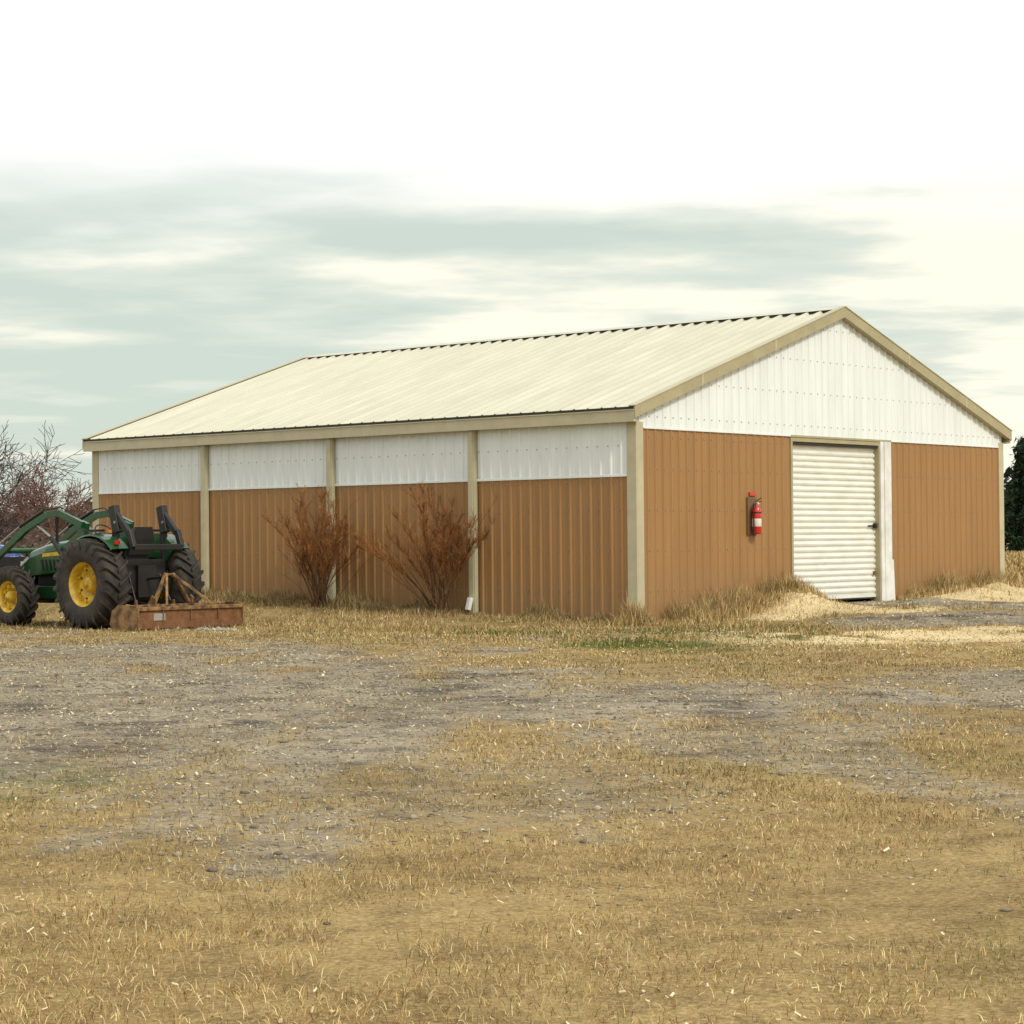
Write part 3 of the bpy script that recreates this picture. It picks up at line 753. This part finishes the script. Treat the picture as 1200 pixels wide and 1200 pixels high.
# ------------------------------------------------------------------ BARE TREES
def baretree(name,x,y,H,seed,col=(.15,.10,.09)):
    R=random.Random(seed);P0=[];P1=[];R0=[];R1=[];C=[]
    def grow(p,d,L,r,lv):
        n=4;st=L/n
        for i in range(n):
            d=(d+Vector((R.gauss(0,.13),R.gauss(0,.13),R.gauss(.02,.05)))).normalized()
            q=p+d*st;r2=r*(1-.13)
            cv=R.uniform(.8,1.3)
            P0.append(tuple(p));P1.append(tuple(q));R0.append(r);R1.append(r2);C.append(tuple(v*cv for v in col))
            p=q;r=r2
            if lv>0 and (i>0 or lv<4):
                for _ in range(R.choice((1,1,2))):
                    t=R.uniform(.6,1.15);az=R.uniform(0,6.28)
                    a_=d.cross(Vector((math.cos(az),math.sin(az),.2))).normalized()
                    grow(p,(d*math.cos(t)+a_*math.sin(t)).normalized(),L*R.uniform(.5,.75),r*.6,lv-1)
        if lv>0: grow(p,d,L*.7,r,lv-1)
    grow(Vector((x,y,-.1)),Vector((R.gauss(0,.04),0,1)),H*.34,H*.024,4)
    zt_=max(p[2] for p in P1);k_=H/zt_
    P0=[(x+(p[0]-x)*k_*1.15,y+(p[1]-y)*k_,p[2]*k_) for p in P0];P1=[(x+(p[0]-x)*k_*1.15,y+(p[1]-y)*k_,p[2]*k_) for p in P1]
    R0=[max(v,.018) for v in R0];R1=[max(v,.015) for v in R1]
    prisms(name,P0,P1,R0,R1,[shm],3,C)
baretree('bare_tree',-26.3,110,7.4,5,(.09,.065,.06))
baretree('bare_tree.001',-22.8,108,6.2,12,(.18,.105,.085))
baretree('bare_tree.002',-30.0,122,8.6,21,(.10,.075,.075))
def mass(name,x0,x1,y0,y1,hf,cols,n,sz):
    x=rng.uniform(x0,x1,n);y=rng.uniform(y0,y1,n);H=hf(x);z=rng.random(n)**1.3*H
    V=np.zeros((n,3,3));c0=np.stack([x,y,z],1)
    for i in range(3): V[:,i]=c0+rng.normal(0,sz,(n,3))
    V[:,:,2]=np.maximum(V[:,:,2],-.1)
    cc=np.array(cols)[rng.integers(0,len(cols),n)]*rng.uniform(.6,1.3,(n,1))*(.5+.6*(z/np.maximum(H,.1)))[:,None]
    return fastmesh(name,V.reshape(-1,3),np.arange(n*3).reshape(n,3),[shm],np.repeat(cc,3,axis=0))
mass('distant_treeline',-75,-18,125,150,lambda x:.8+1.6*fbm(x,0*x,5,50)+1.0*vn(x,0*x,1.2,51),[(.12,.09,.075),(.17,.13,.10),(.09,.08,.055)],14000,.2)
mass('distant_treeline.001',60,420,330,360,lambda x:7+5*fbm(x,0*x,20,53),[(.05,.055,.035),(.08,.07,.05)],16000,1.1)
mass('distant_treeline.002',-420,-60,330,360,lambda x:5+4*fbm(x,0*x,20,57),[(.10,.085,.07),(.13,.11,.09)],12000,1.1)
def pine(name,x,y,H,seed):
    r=np.random.default_rng(seed)
    P0=[];P1=[];R0=[];R1=[];C=[]
    P0.append((x,y,-.1));P1.append((x,y,H));R0.append(H*.018);R1.append(.02);C.append((.07,.05,.035))
    cen=[]
    nb=int(H*14)
    for i in range(nb):
        t=(i+r.random())/nb;z=H*(.02+.98*t);L=(1-t)**.8*H*.24*r.uniform(.6,1.15)+.15;az=r.uniform(0,6.28)
        e=np.array([x+math.cos(az)*L,y+math.sin(az)*L,z-L*.1])
        P0.append((x,y,z));P1.append(tuple(e));R0.append(.03);R1.append(.01);C.append((.06,.045,.03))
        m=int(20+L*26);tt=r.random(m)**.6
        c_=np.array([x,y,z])*(1-tt[:,None])+e*tt[:,None]+r.normal(0,.13,(m,3));cen.append(c_)
    c_=np.concatenate(cen);n=len(c_)
    V=c_[:,None,:]+r.normal(0,.12,(n,3,3))
    cc=np.array([(.018,.035,.016),(.03,.055,.022),(.012,.02,.012)])[r.integers(0,3,n)]*r.uniform(.7,1.4,(n,1))
    tr=empty(name)
    prisms('trunk_and_limbs',P0,P1,R0,R1,[shm],5,C,parent=tr)
    fastmesh('needles',V.reshape(-1,3),np.arange(n*3).reshape(n,3),[shm],np.repeat(cc,3,axis=0),parent=tr)
for i,(x,y,H) in enumerate([(30.4,127,6.7),(32.4,126,7.2),(34.6,128,6.6),(37,127,7.4),(31.4,131,7.3),(40,129,7)]):
    pine('pine_tree' if i==0 else 'pine_tree.%03d'%i,x,y,H,100+i)
# ------------------------------------------------------------------ LIGHT + SKY
sd=Vector((.64,-.77,0)).normalized();el=math.radians(40)
sdir=Vector((sd.x*math.cos(el),sd.y*math.cos(el),math.sin(el)))
L=bpy.data.lights.new('sun','SUN');L.energy=2.1;L.angle=math.radians(10);L.color=(1,.95,.83)
lo=bpy.data.objects.new('sun',L);COL.objects.link(lo);lo.rotation_euler=sdir.to_track_quat('Z','Y').to_euler();lo.location=(20,-20,30)
w=bpy.data.worlds.new('World');S.world=w;w.use_nodes=True;nt=w.node_tree;bg=nt.nodes['Background']
sky=nt.nodes.new('ShaderNodeTexSky');sky.sky_type='NISHITA';sky.sun_disc=False;sky.sun_elevation=el;sky.sun_rotation=math.atan2(sd.x,sd.y)
tcw=N(nt,'ShaderNodeTexCoord');sx=N(nt,'ShaderNodeSeparateXYZ');nt.links.new(tcw.outputs['Generated'],sx.inputs[0])
zz=mth('ADD',mth('MAXIMUM',sx.outputs['Z'],0.0,False),.05,False)
px=mth('DIVIDE',sx.outputs['X'],zz,False);py=mth('DIVIDE',sx.outputs['Y'],zz,False)
cb=N(nt,'ShaderNodeCombineXYZ');nt.links.new(px,cb.inputs[0]);nt.links.new(py,cb.inputs[1])
mp=N(nt,'ShaderNodeMapping');mp.inputs['Scale'].default_value=(.85,.95,1);mp.inputs['Location'].default_value=(1.3,7.4,0);mp.inputs['Rotation'].default_value=(0,0,.12);nt.links.new(cb.outputs[0],mp.inputs[0])
n1=noise(1.0,8,.52,mp.outputs[0])
bias=mth('MULTIPLY',sx.outputs['X'],.45,False)
rc=ramp(mth('ADD',n1,bias,False),[(.40,(0,0,0)),(.50,(.35,.35,.35)),(.58,(1,1,1))])
base=N(nt,'ShaderNodeMixRGB');base.inputs[0].default_value=.88;nt.links.new(sky.outputs[0],base.inputs[1]);base.inputs[2].default_value=(6.6,7.5,6.6,1)
cloud=N(nt,'ShaderNodeMixRGB');nt.links.new(rc,cloud.inputs[0]);nt.links.new(base.outputs[0],cloud.inputs[1]);cloud.inputs[2].default_value=(10.3,10.1,8.6,1)
hi=N(nt,'ShaderNodeMapRange');hi.interpolation_type='SMOOTHSTEP';hi.inputs[1].default_value=.130;hi.inputs[2].default_value=.185;hi.inputs[3].default_value=0;hi.inputs[4].default_value=.97
hz=mth('ADD',sx.outputs['Z'],mth('MULTIPLY',mth('SUBTRACT',n1,.5,False),.10,False),False)
nt.links.new(hz,hi.inputs[0])
fin=N(nt,'ShaderNodeMixRGB');nt.links.new(hi.outputs[0],fin.inputs[0]);nt.links.new(cloud.outputs[0],fin.inputs[1]);fin.inputs[2].default_value=(10.8,10.8,10.5,1)
nt.links.new(fin.outputs[0],bg.inputs['Color']);bg.inputs['Strength'].default_value=.1
# ------------------------------------------------------------------ CAMERA
cd=bpy.data.cameras.new('camera');cd.sensor_width=36;cd.lens=2504.3/1200*36;cd.clip_end=5000;cd.clip_start=.1
co=bpy.data.objects.new('camera',cd);COL.objects.link(co);S.camera=co
pt,ro=.01344,.00919
Mc=Matrix.Rotation(math.pi/2+pt,4,'X')@Matrix.Rotation(-ro,4,'Z')
co.matrix_world=Matrix.Translation((0,0,1.4424))@Mc
S.view_settings.view_transform='Standard';S.view_settings.look='None';S.view_settings.exposure=0
